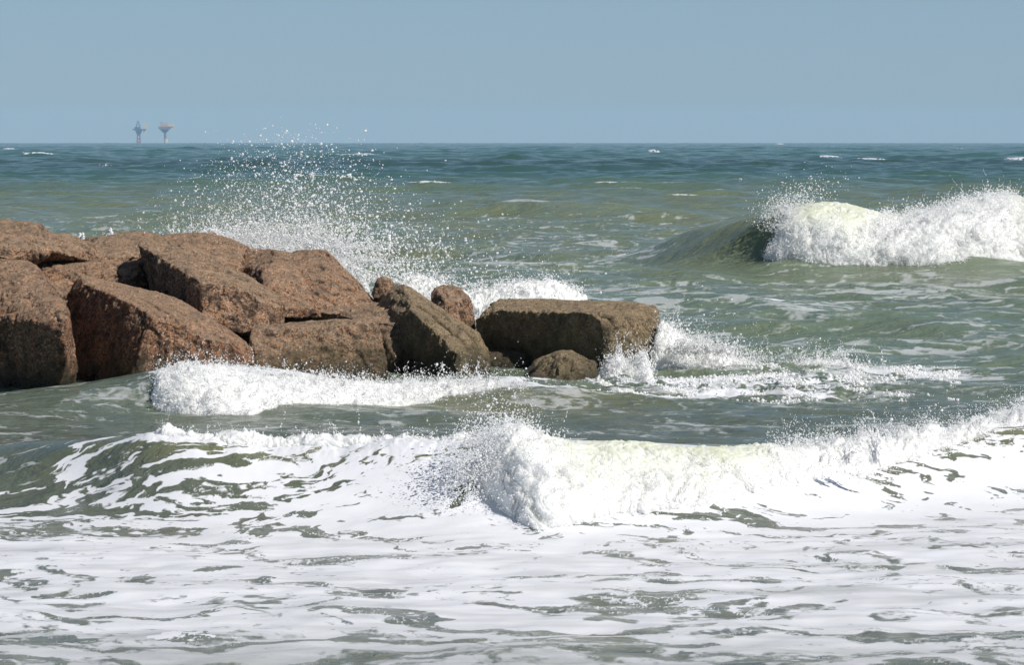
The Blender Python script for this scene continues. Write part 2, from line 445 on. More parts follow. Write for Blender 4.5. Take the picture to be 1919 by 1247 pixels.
    Dn = sample(FC, wx_*1.0, wy_*1.0, 7.0)
    blob = 0.62*A+0.30*B+0.45*Dn
    blob = blob/0.85
    # gaussian threshold that leaves 'cov' of the area white
    from math import sqrt
    cc = np.clip(cov, 0.001, 0.995)
    thr = -np.sign(cc-0.5)*np.sqrt(np.maximum(0, -math.pi/2*np.log(np.maximum(1e-6, 1-(2*cc-1)**2))))
    f1 = (blob-thr)*(0.22+0.14*sstep(0.4, 0.75, cov)+0.55*face)
    web = 0.16-np.abs(0.7*B+0.5*Dn)                              # lacy threads across the holes
    f2 = (web*2.2)-(1-cc)*0.9+0.12+0.08*face
    f1 = f1+0.05*sample(FB, x*0.8, y, 2.4)*(D < 50)
    foam = 0.5+np.clip(np.maximum(f1, f2), -1.0, 1.0)
    # small breaking crests on the open water
    cb = 0.75*sample(T_MD[0], x, y, 61.0)+0.75*sample(T_LG[0], x, y, 190.0)
    foam = np.maximum(foam, (0.10+0.50*sstep(2.75, 3.3, cb)+0.12*B)*(cb > 2.6)*sstep(46, 55, D)*(1-sstep(250, 420, D)))
    foam = np.where(cov < 0.02, np.minimum(foam, -0.3+1.0*sstep(2.75, 3.3, cb)*(D < 420)), foam)
    fop = 0.40+0.60*sstep(0.3, 0.75, cov)
    th = sample(FC, x*0.22+3, y*1.1, 9.0); th2 = sample(FB, x*0.25+8, y*0.9, 8.0)
    flat = (1-sstep(-3.4, -2.0, t1))
    fop = fop*(1-flat*np.clip(0.05+0.10*th+0.07*th2+0.18*(1-sstep(19.8, 22.5, D)), 0, 0.55))
    fop = np.maximum(fop, 0.97*face*(cov > 0.2)*(px < 1000))
    fop = np.where(D > 150, 0.9, fop)
    # far white caps
    caps = ((70, 640, 45, 16, 1), (18, 1100, 16, 30, .9), (668, 650, 45, 16, 1.2), (690, 620, 30, 10, .8), (1560, 560, 26, 14, 1.1), (1632, 510, 30, 10, 1), (1905, 480, 26, 10, 1), (1610, 212, 32, 3.0, 1.2),
            (1160, 226, 26, 3, .8), (1290, 224, 16, 2.5, .5), (1225, 850, 14, 25, .9), (1460, 3000, 10, 400, .9), (250, 900, 20, 28, .6), (200, 400, 30, 9, .45), (1000, 480, 60, 10, .4), (1380, 230, 18, 3, .5), (430, 560, 30, 10, .4), (1800, 1100, 14, 40, .7))
    for (cx, cd, wx, wd, a) in caps:
        e = a*np.exp(-((px-cx)/wx)**2-((D-cd)/wd)**2)
        foam = np.maximum(foam, -0.1+1.0*e+0.35*e*sample(FB, px*0.02, D*0.02*30/wd, 3.0))
        z += 0.35*min(1, cd/400)*e
    # ---- colour of the water: silty olive inshore, teal offshore, sun glow painted on crests
    def colr(c): return np.array(c, dtype=np.float32)[None, :]
    near = colr((0.105, 0.128, 0.100)); mid = colr((0.150, 0.205, 0.140)); olive = colr((0.185, 0.205, 0.120))
    teal = colr((0.020, 0.120, 0.100)); deep = colr((0.006, 0.055, 0.052))
    g1 = sstep(34, 50, D)[:, None]; g2 = sstep(130, 330, D)[:, None]; g3 = sstep(330, 1400, D)[:, None]
    tone = near*(1-g1)+mid*g1
    bn = sample(FB, px*0.010, np.log(D)*9.0, 30.0)
    k = np.clip(0.5+0.35*bn, 0, 1)[:, None]*sstep(60, 100, D)[:, None]
    tone = tone*(1-k*0.7)+olive*k*0.7
    fl = ((1-sstep(-3.2, -1.8, t1))*0.85)[:, None]
    tone = tone*(1-fl)+colr((0.200, 0.215, 0.185))*fl
    tone = tone*(1-g2)+teal*g2
    kd = np.clip(np.exp(-((D-420)/130)**2)*0.9+0.6*g3[:, 0]*np.clip(bn, 0, 1), 0, 1)[:, None]
    tone = tone*(1-kd)+deep*kd
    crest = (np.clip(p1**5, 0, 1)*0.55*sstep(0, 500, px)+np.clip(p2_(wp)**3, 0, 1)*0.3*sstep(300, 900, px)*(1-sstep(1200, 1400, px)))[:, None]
    tone = tone*(1-crest)+colr((0.24, 0.235, 0.075))*crest  # yellow-olive crest colour stands for sun showing through thin water
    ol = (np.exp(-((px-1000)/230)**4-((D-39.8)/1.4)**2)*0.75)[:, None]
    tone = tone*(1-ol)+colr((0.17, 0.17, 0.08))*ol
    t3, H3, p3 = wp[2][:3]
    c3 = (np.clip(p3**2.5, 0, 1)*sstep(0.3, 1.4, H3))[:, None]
    tone = tone*(1-c3)+colr((0.22, 0.235, 0.09))*c3  # outer crest: sunlit translucency painted in as yellow-green
    # ---- assemble
    v = np.stack([x+dx, y+dy, z], 1)
    idx = np.arange(nr*nc).reshape(nr, nc)
    f = np.stack([idx[:-1, :-1], idx[:-1, 1:], idx[1:, 1:], idx[1:, :-1]], -1).reshape(-1, 4)
    o = mesh_obj('sea', v, f, M_WATER)
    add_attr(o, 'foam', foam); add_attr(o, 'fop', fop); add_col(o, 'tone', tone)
    tag(o, kind='structure')
    global SEA
    SEA = (v, foam, px, D)
    return o
def p2_(wp): return wp[1][2]
build_sea()

# ------------------------------------------------------------------ droplets and whitewater
_oct_v = np.array([(1, 0, 0), (-1, 0, 0), (0, 1, 0), (0, -1, 0), (0, 0, 1), (0, 0, -1)], float)
_oct_f = np.array([(0, 2, 4), (2, 1, 4), (1, 3, 4), (3, 0, 4), (2, 0, 5), (1, 2, 5), (3, 1, 5), (0, 3, 5)])
def _ico():
    bm = bmesh.new(); bmesh.ops.create_icosphere(bm, subdivisions=1, radius=1.0)
    v = np.array([q.co[:] for q in bm.verts]); f = np.array([[q.index for q in p.verts] for p in bm.faces]); bm.free()
    return v, f
_ico_v, _ico_f = _ico()
class Drops:
    def __init__(s): s.p = []; s.r = []; s.d = []
    def add(s, p, r, d=None):
        p = np.asarray(p, float).reshape(-1, 3); s.p.append(p)
        s.r.append(np.broadcast_to(np.asarray(r, float), (len(p),)).copy())
        s.d.append(np.zeros_like(p) if d is None else np.broadcast_to(d, p.shape).copy())
    def jet(s, p0, v0, T, r0, n=14, r1=0.3, wob=0.02):
        """a thread of water thrown from p0: a ballistic chain of drops"""
        t = np.sort(RNG.random(n))*T
        w = np.cumsum(RNG.normal(size=(n, 3))*wob/math.sqrt(n), 0)
        p = p0+np.outer(t, v0)+w; p[:, 2] -= 4.9*t*t
        r = r0*(1-(1-r1)*t/T)*RNG.uniform(0.5, 1.15, n)
        vel = v0[None]+np.zeros((n, 3)); vel[:, 2] -= 9.8*t
        s.add(p, r, vel*0.006*r[:, None]/0.01)
    def build(s, name, label, cat='spray', mat=None, floor=True):
        p = np.concatenate(s.p); r = np.concatenate(s.r); r = np.minimum(r, np.median(r)*3.2); d = np.concatenate(s.d)
        n = len(p)
        dirs = RNG.normal(size=(n, 3)); dirs /= np.linalg.norm(dirs, axis=1)[:, None]
        big = r > 0.011
        V = []; Fc = []; off = 0
        for sel, bv, bf in ((big, _ico_v, _ico_f), (~big, _oct_v, _oct_f)):
            q = p[sel]; rr = r[sel]; st = d[sel]; k = len(q)
            if not k: continue
            # random squash
            sc = RNG.uniform(0.65, 1.35, (k, 1, 3))
            jit = 1+RNG.uniform(-0.22, 0.22, (k, len(bv), 1))
            loc = bv[None]*sc*jit*rr[:, None, None]
            ln = np.linalg.norm(st, axis=1)+1e-9; u = st/ln[:, None]
            al = np.einsum('kvj,kj->kv', loc, u)
            loc = loc+al[..., None]*u[:, None, :]*np.clip(ln/rr, 0, 2.5)[:, None, None]
            V.append((loc+q[:, None, :]).reshape(-1, 3))
            Fc.append((bf[None]+(np.arange(k)*len(bv))[:, None, None]+off).reshape(-1, 3)); off += k*len(bv)
        o = mesh_obj(name, np.concatenate(V), np.concatenate(Fc), mat or M_DROP)
        tag(o, label, cat, kind='stuff')
        return o

def whitewater(name, label, px0, px1, dl, hl, front, back, amp, ns, nv, seed, lip_glow=None, drops=None, n_jet=0, jet_r=0.012, jet_v=1.5, fine=0.012, n_dr=0, toe=0.25, dr_out=0.10, e0=None, e1=None, fs=1.0, lip=None, slant=0.0, rag=14, mat=None):
    """a tumbling roll of aerated water along a crest line: a thick lumpy surface with loose drops"""
    s = np.linspace(px0, px1, ns); v = np.linspace(0, 1, nv)
    S, Vv = np.meshgrid(s, v, indexing='ij'); S = S.ravel(); Vv = Vv.ravel()
    e0 = e0 or 0.08*(px1-px0); e1 = e1 or 0.08*(px1-px0)
    nz_ = noise3(np.stack([S*0+seed, Vv*4.0, S*0.004], 1))+0.6*noise3(np.stack([S*0+seed+9, Vv*13.0, S*0.01], 1))
    S0 = S; S = S+(rag*nz_-slant*(1-Vv*2))*np.exp(-((S-px0)/(e0*1.3))**2)
    Dc = interp(S, dl); H = interp(S, hl); fr = interp(S, front) if isinstance(front, list) else front
    fr = fr*(1+0.16*noise3(np.stack([S*0.0055, S*0+seed, S*0], 1)))
    a = Vv*math.pi                                   # 0 = front toe, pi = back
    ca, sa = np.cos(a), np.sin(a)
    rad = np.where(ca > 0, fr, back)
    yy = Dc-rad*np.sign(ca)*np.abs(ca)**0.9
    zz = H*np.abs(sa)**0.75-toe*np.abs(ca)**3*0.5
    if lip is not None: zz = H-lip+lip*np.abs(sa)**0.8*1.0-0.02*np.abs(ca)
    x = (S-959.5)/F_PX*yy
    p = np.stack([x, yy, zz], 1)
    n = np.stack([np.zeros_like(x), -ca, sa*1.2+0.15], 1); n /= np.linalg.norm(n, axis=1)[:, None]
    ends = sstep(px0, px0+e0, S0)*(1-sstep(px1-e1, px1, S0))
    q = p*np.array([1, 1, 1.0])+seed*3.7
    b1 = fbm3(q*1.7*fs, 2, 2.1, 0.5)
    qq = q+0.25/fs*np.stack([noise3(q*3.1*fs), noise3(q*3.1*fs+9), noise3(q*3.1*fs+21)], 1)
    b2 = fbm3(qq*4.2*fs, 5, 2.05, 0.60, 'billow')
    b3 = fbm3(qq*18*fs, 4, 2.1, 0.66, 'ridge')
    b4 = fbm3(np.stack([q[:, 0]*0.9, q[:, 1]*0.9, q[:, 2]*0.6], 1)+31, 2)
    disp = amp*(1.0*b1+1.0*b2+0.9*b4)+fine*b3*(0.6+1.2*sstep(-0.2, 0.4, b2))
    smooth_top = 0.0
    tone = np.tile(np.array([[0.86, 0.865, 0.86]], dtype=np.float32), (len(S), 1))
    thin = (sstep(-0.12, -0.42, b2)*(0.55+0.45*sstep(0.3, -0.2, b1)))[:, None]*0.75
    tone = tone*(1-thin)+np.array([[0.68, 0.70, 0.66]], dtype=np.float32)*thin
    if lip_glow is not None:                            # sun glow through the thin lip, painted as yellow-green colour: (px centre, width, strength)
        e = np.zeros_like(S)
        for (cx, wx, st, v0) in lip_glow:
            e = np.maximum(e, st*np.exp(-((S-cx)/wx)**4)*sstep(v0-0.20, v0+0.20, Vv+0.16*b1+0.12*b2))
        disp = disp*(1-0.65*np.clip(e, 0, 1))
        glow_yel = np.array([[0.60, 0.63, 0.43]], dtype=np.float32)
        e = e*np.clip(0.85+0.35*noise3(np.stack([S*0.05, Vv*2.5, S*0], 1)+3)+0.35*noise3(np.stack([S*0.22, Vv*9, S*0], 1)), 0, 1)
        tone = tone*(1-e[:, None]*0.9)+glow_yel*e[:, None]*0.9
    p = p+n*(disp*(0.35+0.65*ends))[:, None]
    if lip is None:
        p[:, 2] *= (0.15+0.85*ends)
        p[:, 2] -= 0.25*(1-ends)
    else: p[:, 2] -= 0.10*(1-ends)
    idx = np.arange(ns*nv).reshape(ns, nv)
    f = np.stack([idx[:-1, :-1], idx[1:, :-1], idx[1:, 1:], idx[:-1, 1:]], -1).reshape(-1, 4)
    o = mesh_obj(name, p, f, mat or M_WHITE)
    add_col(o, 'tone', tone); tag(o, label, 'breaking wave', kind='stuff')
    if drops is not None:
        ok = (ends > 0.15) & (Vv > 0.04) & (Vv < 0.62) & (p[:, 2] > 0.0)
        if lip_glow is not None: ok &= (e < 0.35)
        ids = np.nonzero(ok)[0]
        wgt = np.exp(3.0*np.clip(b2[ids], -0.6, 0.8)); wgt /= wgt.sum()
        pk = RNG.choice(ids, n_dr, p=wgt)
        r = jet_r*RNG.lognormal(-0.55, 0.45, n_dr)
        out = RNG.exponential(size=n_dr)*dr_out*0.6
        drops.add(p[pk]+n[pk]*(out+0.3*r)[:, None]+RNG.normal(size=(n_dr, 3))*np.minimum(out, 0.08)[:, None]*0.6, r)
        pk = RNG.choice(ids, n_jet, p=wgt)
        for i in pk:
            up = sstep(0.25, 0.5, Vv[i])
            vdir = n[i]*RNG.uniform(0.5, 1.2)+np.array([RNG.normal()*0.35, 0, 0.25+0.65*up])
            T = RNG.uniform(0.06, 0.22)
            drops.jet(p[i], vdir*jet_v*RNG.uniform(0.5, 1.3), T, jet_r*RNG.uniform(0.6, 1.5), int(RNG.integers(8, 20)), 0.3, 0.04)
    return p

# the inshore breaker (right of centre)
dr = Drops()
RA_D = [(p_, d-0.55) for p_, d in W1_D]
RA_H = [(820, 0.30), (870, 0.50), (920, 0.68), (965, 0.76), (1010, 0.70), (1060, 0.63), (1150, 0.62), (1300, 0.56), (1450, 0.50), (1600, 0.50), (1750, 0.54), (1850, 0.62), (1919, 0.66), (2100, 0.60), (2300, 0.6)]
RA_F = [(800, 0.1), (820, 0.2), (870, 0.55), (920, 1.05), (1000, 1.55), (1150, 1.4), (1300, 1.15), (1400, 0.95), (1500, 0.75), (1700, 0.48), (1919, 0.35), (2300, 0.4)]
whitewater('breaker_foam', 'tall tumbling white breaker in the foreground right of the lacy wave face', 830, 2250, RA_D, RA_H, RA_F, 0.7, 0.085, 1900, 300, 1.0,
           lip_glow=[(1240, 220, 1.0, 0.31)], drops=dr, n_jet=420, jet_r=0.006, jet_v=1.4, dr_out=0.055, fine=0.008, n_dr=42000, e0=95, slant=38, rag=40)
# crown of spray at its left end
for k in range(260):
    p0 = P(RNG.normal(935, 32), 850, 28.3+RNG.normal()*0.15); p0[2] = RNG.uniform(0.30, 0.62)
    v0 = np.array([RNG.normal(-0.25, 0.55), RNG.normal()*0.2, RNG.uniform(0.6, 1.7)])
    dr.jet(p0, v0, RNG.uniform(0.1, 0.25), RNG.uniform(0.006, 0.014), 14, 0.3, 0.04)
n = 9000
a = RNG.random(n)
pp = np.stack([P(895+36*g-0.25*(yv-880), yv, dd) for g, yv, dd in zip(RNG.normal(size=n), RNG.normal(895, 60, n), RNG.normal(27.75, .2, n))])
dr.add(pp, 0.006*RNG.lognormal(-0.3, 0.45, n))
for cx, cy, hh in ((1640, 850, 0.60), (1590, 850, .36), (1385, 830, .22)):
    for k in range(11):
        p0 = P(cx+RNG.normal()*6, cy, 28.7); p0[2] = 0.42
        dr.jet(p0, np.array([RNG.normal()*0.18, RNG.normal()*.1, hh*3.6+RNG.normal()*.2]), RNG.uniform(0.12, 0.3), RNG.uniform(0.009, 0.017), 22, 0.5, 0.02)
dr.build('sea_spray', 'cloud of white droplets and water threads flying off the foreground breaker')

# roll against the jetty
dr = Drops()
RB_D = [(p_, d-0.5) for p_, d in W2_D]
RB_H = [(240, 0.20), (290, 0.38), (350, 0.48), (430, 0.41), (500, 0.33), (600, 0.26), (730, 0.20), (850, 0.19), (950, 0.20), (1050, 0.12)]
whitewater('breaker_foam', 'low white roll of foam washing along the foot of the left boulders', 245, 1040, RB_D, RB_H, [(240, .6), (330, 1.25), (600, 1.35), (700, 1.0), (850, 0.6), (1040, 0.3)], 0.45, 0.06, 1100, 170, 5.0,
           drops=dr, n_jet=200, jet_r=0.008, jet_v=1.3, fine=0.007, n_dr=20000, dr_out=0.06, e0=50, slant=-14, rag=16)
for cx, hh in ((600, .30), (640, .16), (370, .2), (470, .15), (330, .12)):
    for k in range(14):
        p0 = P(cx+RNG.normal()*7, 700, 40.6); p0[2] = 0.25
        dr.jet(p0, np.array([RNG.normal()*0.2, 0, hh*5+RNG.normal()*.2]), RNG.uniform(0.12, 0.3), RNG.uniform(0.008, 0.014), 14, 0.4, 0.02)
dr.build('sea_spray', 'droplets thrown off the low roll before the left boulders')

# ragged foamy lip of the lacy wave face
dr = Drops()
RL_D = [(p_, d-0.46) for p_, d in W1_D]
RL_H = [(265, 0.60), (290, 0.68), (330, 0.65), (400, 0.63), (450, 0.66), (500, 0.62), (600, 0.63), (680, 0.60), (760, 0.61), (860, 0.66), (930, 0.66)]
whitewater('breaker_foam', 'thin ragged lip of foam along the crest of the lacy wave face', 265, 930, RL_D, RL_H, 0.13, 0.12, 0.05, 900, 90, 17.0,
           drops=dr, n_jet=60, jet_r=0.006, jet_v=0.9, fine=0.010, n_dr=500, lip=0.09, fs=1.6, dr_out=0.04)
dr.build('sea_spray', 'few droplets flicked off the thin lip of the lacy wave face')
# outer breaker
dr = Drops()
RC_D = [(p_, d-1.5) for p_, d in W3_D]
RC_H = [(1400, 0.5), (1425, 0.95), (1460, 1.32), (1520, 1.60), (1570, 1.60), (1620, 1.44), (1680, 1.25), (1740, 1.38), (1800, 1.60), (1860, 1.72), (1919, 1.68), (2100, 1.7), (2400, 1.2)]
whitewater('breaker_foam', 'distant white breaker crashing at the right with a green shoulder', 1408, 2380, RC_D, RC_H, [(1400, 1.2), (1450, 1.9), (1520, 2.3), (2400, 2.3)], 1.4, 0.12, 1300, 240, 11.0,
           lip_glow=[(1565, 90, 1.0, 0.27), (1945, 50, .5, 0.25)], drops=dr, n_jet=380, jet_r=0.012, jet_v=2.0, fine=0.014, n_dr=90000, toe=0.4, dr_out=0.10, mat=M_WHITE_FAR, fs=0.6, e0=70, slant=22, rag=30)
n = 7000
h_ = RNG.random(n)
pp = np.stack([P(1468+17*g*(1+q_)+34*q_*q_, 435-80*q_, 82.5+dd) for g, q_, dd in zip(RNG.normal(size=n), np.abs(RNG.normal(size=n))*0.45, RNG.normal(0, .5, n))])
dr.add(pp, 0.013*RNG.lognormal(-0.35, 0.4, n))
dr.build('sea_spray', 'fine mist of droplets blowing off the distant breaker')

# ------------------------------------------------------------------ spray bursting behind the jetty
def gauss_drops(dr, n, cx, wx, ybase, hscale, D, dd, r, power=1.0, rs=0.5):
    g = RNG.normal(size=n); h = RNG.exponential(size=n)*hscale
    h = np.where(h > 255, RNG.exponential(size=n)*hscale*0.6, h); h = np.minimum(h, 262)
    px = cx+g*wx*np.minimum(0.8+h/hscale*0.2, 1.35); py = ybase-h*np.exp(-(g*0.55)**2)
    pp = np.stack([P(a_, b_, c_) for a_, b_, c_ in zip(px, py, D+RNG.normal(size=n)*dd)])
    dr.add(pp, r*RNG.lognormal(0, rs, n))
dr = Drops()
gauss_drops(dr, 17000, 535, 125, 500, 92, 52, 0.7, 0.0047)
gauss_drops(dr, 3500, 560, 110, 470, 62, 52, 0.7, 0.0072)
gauss_drops(dr, 700, 590, 110, 470, 70, 52, 0.8, 0.0085, rs=.5)
gauss_drops(dr, 7000, 450, 62, 478, 26, 52, 0.5, 0.0062)
gauss_drops(dr, 3500, 560, 75, 490, 20, 52, 0.5, 0.007)
gauss_drops(dr, 2200, 690, 65, 530, 35, 52, 0.5, 0.010)
gauss_drops(dr, 900, 800, 110, 560, 60, 52, 0.7, 0.009)
n = 420
pp = np.stack([P(555+95*g, 470-40-190*u_**1.3, 52+dd) for g, u_, dd in zip(RNG.normal(size=n)-0.1, RNG.random(n), RNG.normal(0, .5, n))])
dr.add(pp, 0.0105*RNG.lognormal(-0.2, 0.4, n))
for k in range(90):         # heavier torn blobs
    cx = RNG.normal(545, 85); cy = 470-min(140, RNG.exponential()*60)
    c0 = P(cx, cy, 52+RNG.normal()*0.4); ax = RNG.normal(size=3); ax[1] *= 0.3; ax /= np.linalg.norm(ax)
    cy = 0; m_ = int(RNG.integers(3, 8)); t = RNG.normal(size=m_)
    dr.add(c0+np.outer(t, ax)*0.03+RNG.normal(size=(m_, 3))*0.012, RNG.uniform(0.008, 0.020, m_))
for k in range(120):        # threads rising from the base
    p0 = P(RNG.normal(520, 110), 470, 52); v0 = np.array([RNG.normal()*1.0, 0, RNG.uniform(1.0, 3.2)])
    dr.jet(p0, v0, RNG.uniform(0.15, 0.4), RNG.uniform(0.010, 0.02), 22, 0.35, 0.08)
dr.build('sea_spray', 'tall fan of white droplets bursting up behind the boulders')

def mound(name, label, px0, px1, D, tops, front, back, amp, ns, nv, seed, n_dr, n_jet, jr=0.012, jv=1.6, out=0.09, **kw):
    d_ = Drops()
    hl = [(p_, float(P(p_, y_, D)[2])) for p_, y_ in tops]
    whitewater(name, label, px0, px1, [(px0, D), (px1, D)], hl, front, back, amp, ns, nv, seed, drops=d_, n_jet=n_jet//2, jet_r=jr*0.75, jet_v=jv, fine=0.022, n_dr=n_dr//2, dr_out=out, **kw)
    return d_
d_ = mound('surge_foam', 'bank of white surge foam right behind the top boulders', 250, 720, 52.5, [(250, 474), (330, 448), (400, 432), (460, 448), (520, 458), (600, 474), (660, 505), (720, 545)], 0.5, 0.9, 0.09, 700, 120, 31, 9000, 300)
d_.build('sea_spray', 'droplets lifting off the surge foam behind the top boulders')
d_ = mound('surge_foam', 'white surge foam behind the long flat block and the small round boulder', 720, 1130, 52.0, [(720, 545), (790, 520), (840, 540), (880, 545), (950, 535), (1040, 532), (1090, 556), (1130, 575)], 0.5, 0.8, 0.07, 600, 120, 37, 9000, 260)
for k in range(140):
    p0 = P(RNG.uniform(760, 1090), 545, 52.2); v0 = np.array([RNG.normal(0.3, .5), 0, RNG.uniform(0.6, 1.6)])
    d_.jet(p0, v0, RNG.uniform(0.1, 0.3), RNG.uniform(0.008, 0.014), 12, 0.4, 0.05)
d_.build('sea_spray', 'droplets above the surge foam behind the long flat block')
# splash off the outer end of the block
d_ = mound('splash_foam', 'white splash bursting off the outer end of the long flat block and trailing right', 1215, 1760, 46.9, [(1215, 640), (1240, 608), (1265, 622), (1300, 640), (1350, 658), (1400, 678), (1440, 682), (1480, 682), (1530, 677), (1580, 688), (1640, 692), (1700, 698), (1760, 706)], 0.45, 0.5, 0.07, 1100, 120, 41, 12000, 260, e0=14, e1=120)
for k in range(170):
    p0 = P(RNG.uniform(1245, 1370), 660, 46.2); v0 = np.array([RNG.normal(0.45, .4), RNG.normal()*.2, RNG.uniform(0.4, 2.0)])
    d_.jet(p0, v0, RNG.uniform(0.1, 0.36), RNG.uniform(0.007, 0.014), 20, 0.35, 0.06)
gauss_drops(d_, 500, 1330, 60, 660, 28, 46.2, .2, 0.006)
d_.build('sea_spray', 'jets and droplets of the splash beside the long flat block')
d_ = mound('splash_foam', 'small white curl of foam breaking at the front corner of the long flat block', 1095, 1250, 44.6, [(1095, 722), (1130, 692), (1160, 672), (1180, 690), (1205, 668), (1230, 690), (1250, 706)], 0.4, 0.4, 0.06, 300, 90, 43, 4500, 160, e0=45, e1=45)
d_.build('sea_spray', 'droplets of the curl at the front corner of the long flat block')
# small peaks of white water seen over the left boulders
for (cx, top, wd, lab) in ((205, 428, 16, 'pointed white splash peak above the left boulders'), (148, 438, 5, 'tiny white splash fleck left above the boulders'), (154, 438, 4, 'tiny white splash fleck beside its twin above the boulders')):
    d_ = Drops(); n = 900 if wd > 10 else 220
    q_ = RNG.random(n); g = RNG.uniform(-1, 1, n)
    pp = np.stack([P(cx+gg*wd*(1-qq)**1.2+2*qq, 455-(455-top)*qq, 53+dd) for gg, qq, dd in zip(g, q_, RNG.normal(0, .05, n))])
    d_.add(pp, 0.014*RNG.lognormal(-.2, .3, n)); d_.build('sea_spray', lab)

# froth standing on the churned water right of the block, and on the lacy face
def froth(name, label, px0, px1, d0, d1, thr, n, r):
    v, fm, px, D = SEA
    ok = np.nonzero((px > px0) & (px < px1) & (D > d0) & (D < d1) & (fm > thr))[0]
    w_ = np.clip(noise3(v[ok]*np.array([2.2, 1.1, 0])+5)+0.15, 0, 1)**2+0.01
    pk = RNG.choice(ok, n, p=w_/w_.sum()); d = Drops()
    d.add(v[pk]+RNG.normal(size=(n, 3))*0.012+np.array([0, 0, 0.008]), r*RNG.lognormal(-0.2, 0.4, n))
    d.build(name, label, 'foam')
froth('froth', 'froth on the churned water right of the long flat block', 1120, 1800, 41.0, 46.6, 0.50, 9000, 0.012)
SEA = None
# ------------------------------------------------------------------ boulders of the jetty
DG = bpy.context.evaluated_depsgraph_get
def hull_bm(pts_list):
    bm = bmesh.new()
    for pts in pts_list:
        vs = [bm.verts.new(tuple(p)) for p in pts]
        r = bmesh.ops.convex_hull(bm, input=vs)
        junk = list({g for g in r['geom_interior']+r['geom_unused'] if isinstance(g, bmesh.types.BMVert)})
        bmesh.ops.delete(bm, geom=junk, context='VERTS')
    return bm
def boulder(label, hulls, mat, seed, voxel=0.020, rough=0.023, strata=None, grooves=(), bev=0.018, ext=None, chips=12):
    """hulls: lists of (px, py, D) corner points with a 'back' depth; the block is their union, chipped and weathered"""
    pl = []
    for h, back in hulls:
        f = np.array([P(*q) for q in h]); c = f.mean(0)
        b = c+(f-c)*0.88; b[:, 1] = np.maximum(b[:, 1], f[:, 1])+back; 
        lo = f[f[:, 2] < c[2]].copy(); lo2 = lo.copy(); lo2[:, 2] -= ext if ext is not None else (0.45 if f[:, 2].min() < 0.55 else 0.10)
        lo3 = lo2+np.array([0, back, 0])
        pl.append(np.concatenate([f, b, lo2, lo3]))
    bm = hull_bm(pl)
    me = bpy.data.meshes.new('boulder'); bm.to_mesh(me); bm.free()
    o = bpy.data.objects.new('boulder', me); C.objects.link(o)
    if bev > 0:
        bv = o.modifiers.new('b', 'BEVEL'); bv.width = bev; bv.segments = 1; bv.limit_method = 'ANGLE'; bv.angle_limit = math.radians(25)
    rm = o.modifiers.new('r', 'REMESH'); rm.mode = 'VOXEL'; rm.voxel_size = voxel; rm.use_smooth_shade = True
    dg = DG(); dg.update()
    me2 = bpy.data.meshes.new_from_object(o.evaluated_get(dg))
    o.modifiers.clear(); o.data = me2; bpy.data.meshes.remove(me)
    n = len(me2.vertices)
    co = np.empty(n*3, dtype=np.float32); me2.vertices.foreach_get('co', co); co = co.reshape(-1, 3)
    no = np.empty(n*3, dtype=np.float32); me2.vertices.foreach_get('normal', no); no = no.reshape(-1, 3)
    rr = np.random.default_rng(seed+100)
    for _ in range(chips):                                       # knock flat chips off the corners and edges
        nn = rr.normal(size=3); nn[1] = -abs(nn[1])*0.9; nn[2] = nn[2]*0.8+0.25; nn /= np.linalg.norm(nn)
        pr_ = co@nn; lim = pr_.max()-rr.uniform(0.02, 0.10); sd = np.clip(pr_-lim, 0, None)
        co = co-(sd*0.96)[:, None]*nn
    q = co+seed*7.13
    wq = q+0.12*np.stack([noise3(q*2.0), noise3(q*2.0+5), noise3(q*2.0+11)], 1)
    d = rough*0.8*fbm3(wq*1.3, 3)
    rd = fbm3(wq*3.2, 4, 2.1, 0.55, 'ridge')
    d -= rough*1.1*sstep(0.52, 0.74, rd)                         # cracks and scars
    cell = fbm3(q*5.5, 4, 2.0, 0.6); d += rough*0.55*cell
    # chipped facets
    ch = noise3(wq*2.3+40); d -= rough*1.4*np.floor(np.clip(ch*3, 0, 2))*0.5
    d += 0.010*fbm3(q*22, 3, 2.0, 0.7)
    d += 0.006*np.sign(noise3(q*9.0+60))*sstep(0.05, 0.2, np.abs(noise3(q*9.0+60)))
    if strata is not None:                                       # bedding lines along a direction
        ax, fr_, am = strata; ax = np.array(ax, float); ax /= np.linalg.norm(ax)
        s_ = (co@ax)*fr_+0.5*noise3(q*1.2)
        d -= am*sstep(0.75, 0.98, 0.5+0.5*np.sin(s_*6.283+2*noise3(q*0.8)))
    for (a, b, wdt, dep) in grooves:                             # quarry drill grooves between two points
        A = P(*a); B = P(*b); ab = B-A; L = (ab@ab)
        t = np.clip(((co-A)@ab)/L, 0, 1); dist = np.linalg.norm(co-(A+t[:, None]*ab), axis=1)
        d -= dep*1.7*np.exp(-(dist/(wdt*0.85))**2)
    co = co+no*d[:, None]
    me2.vertices.foreach_set('co', co.astype(np.float32).ravel())
    me2.polygons.foreach_set('use_smooth', np.ones(len(me2.polygons), dtype=bool))
    me2.materials.clear(); me2.materials.append(mat); me2.update()
    # origin at the foot of the block
    base = Vector((float(co[:, 0].mean()), float(co[:, 1].mean()), float(co[:, 2].min())))
    from mathutils import Matrix
    me2.transform(Matrix.Translation(-base)); o.location = base
    tag(o, label, 'boulder', 'granite boulders of the jetty')
    return o
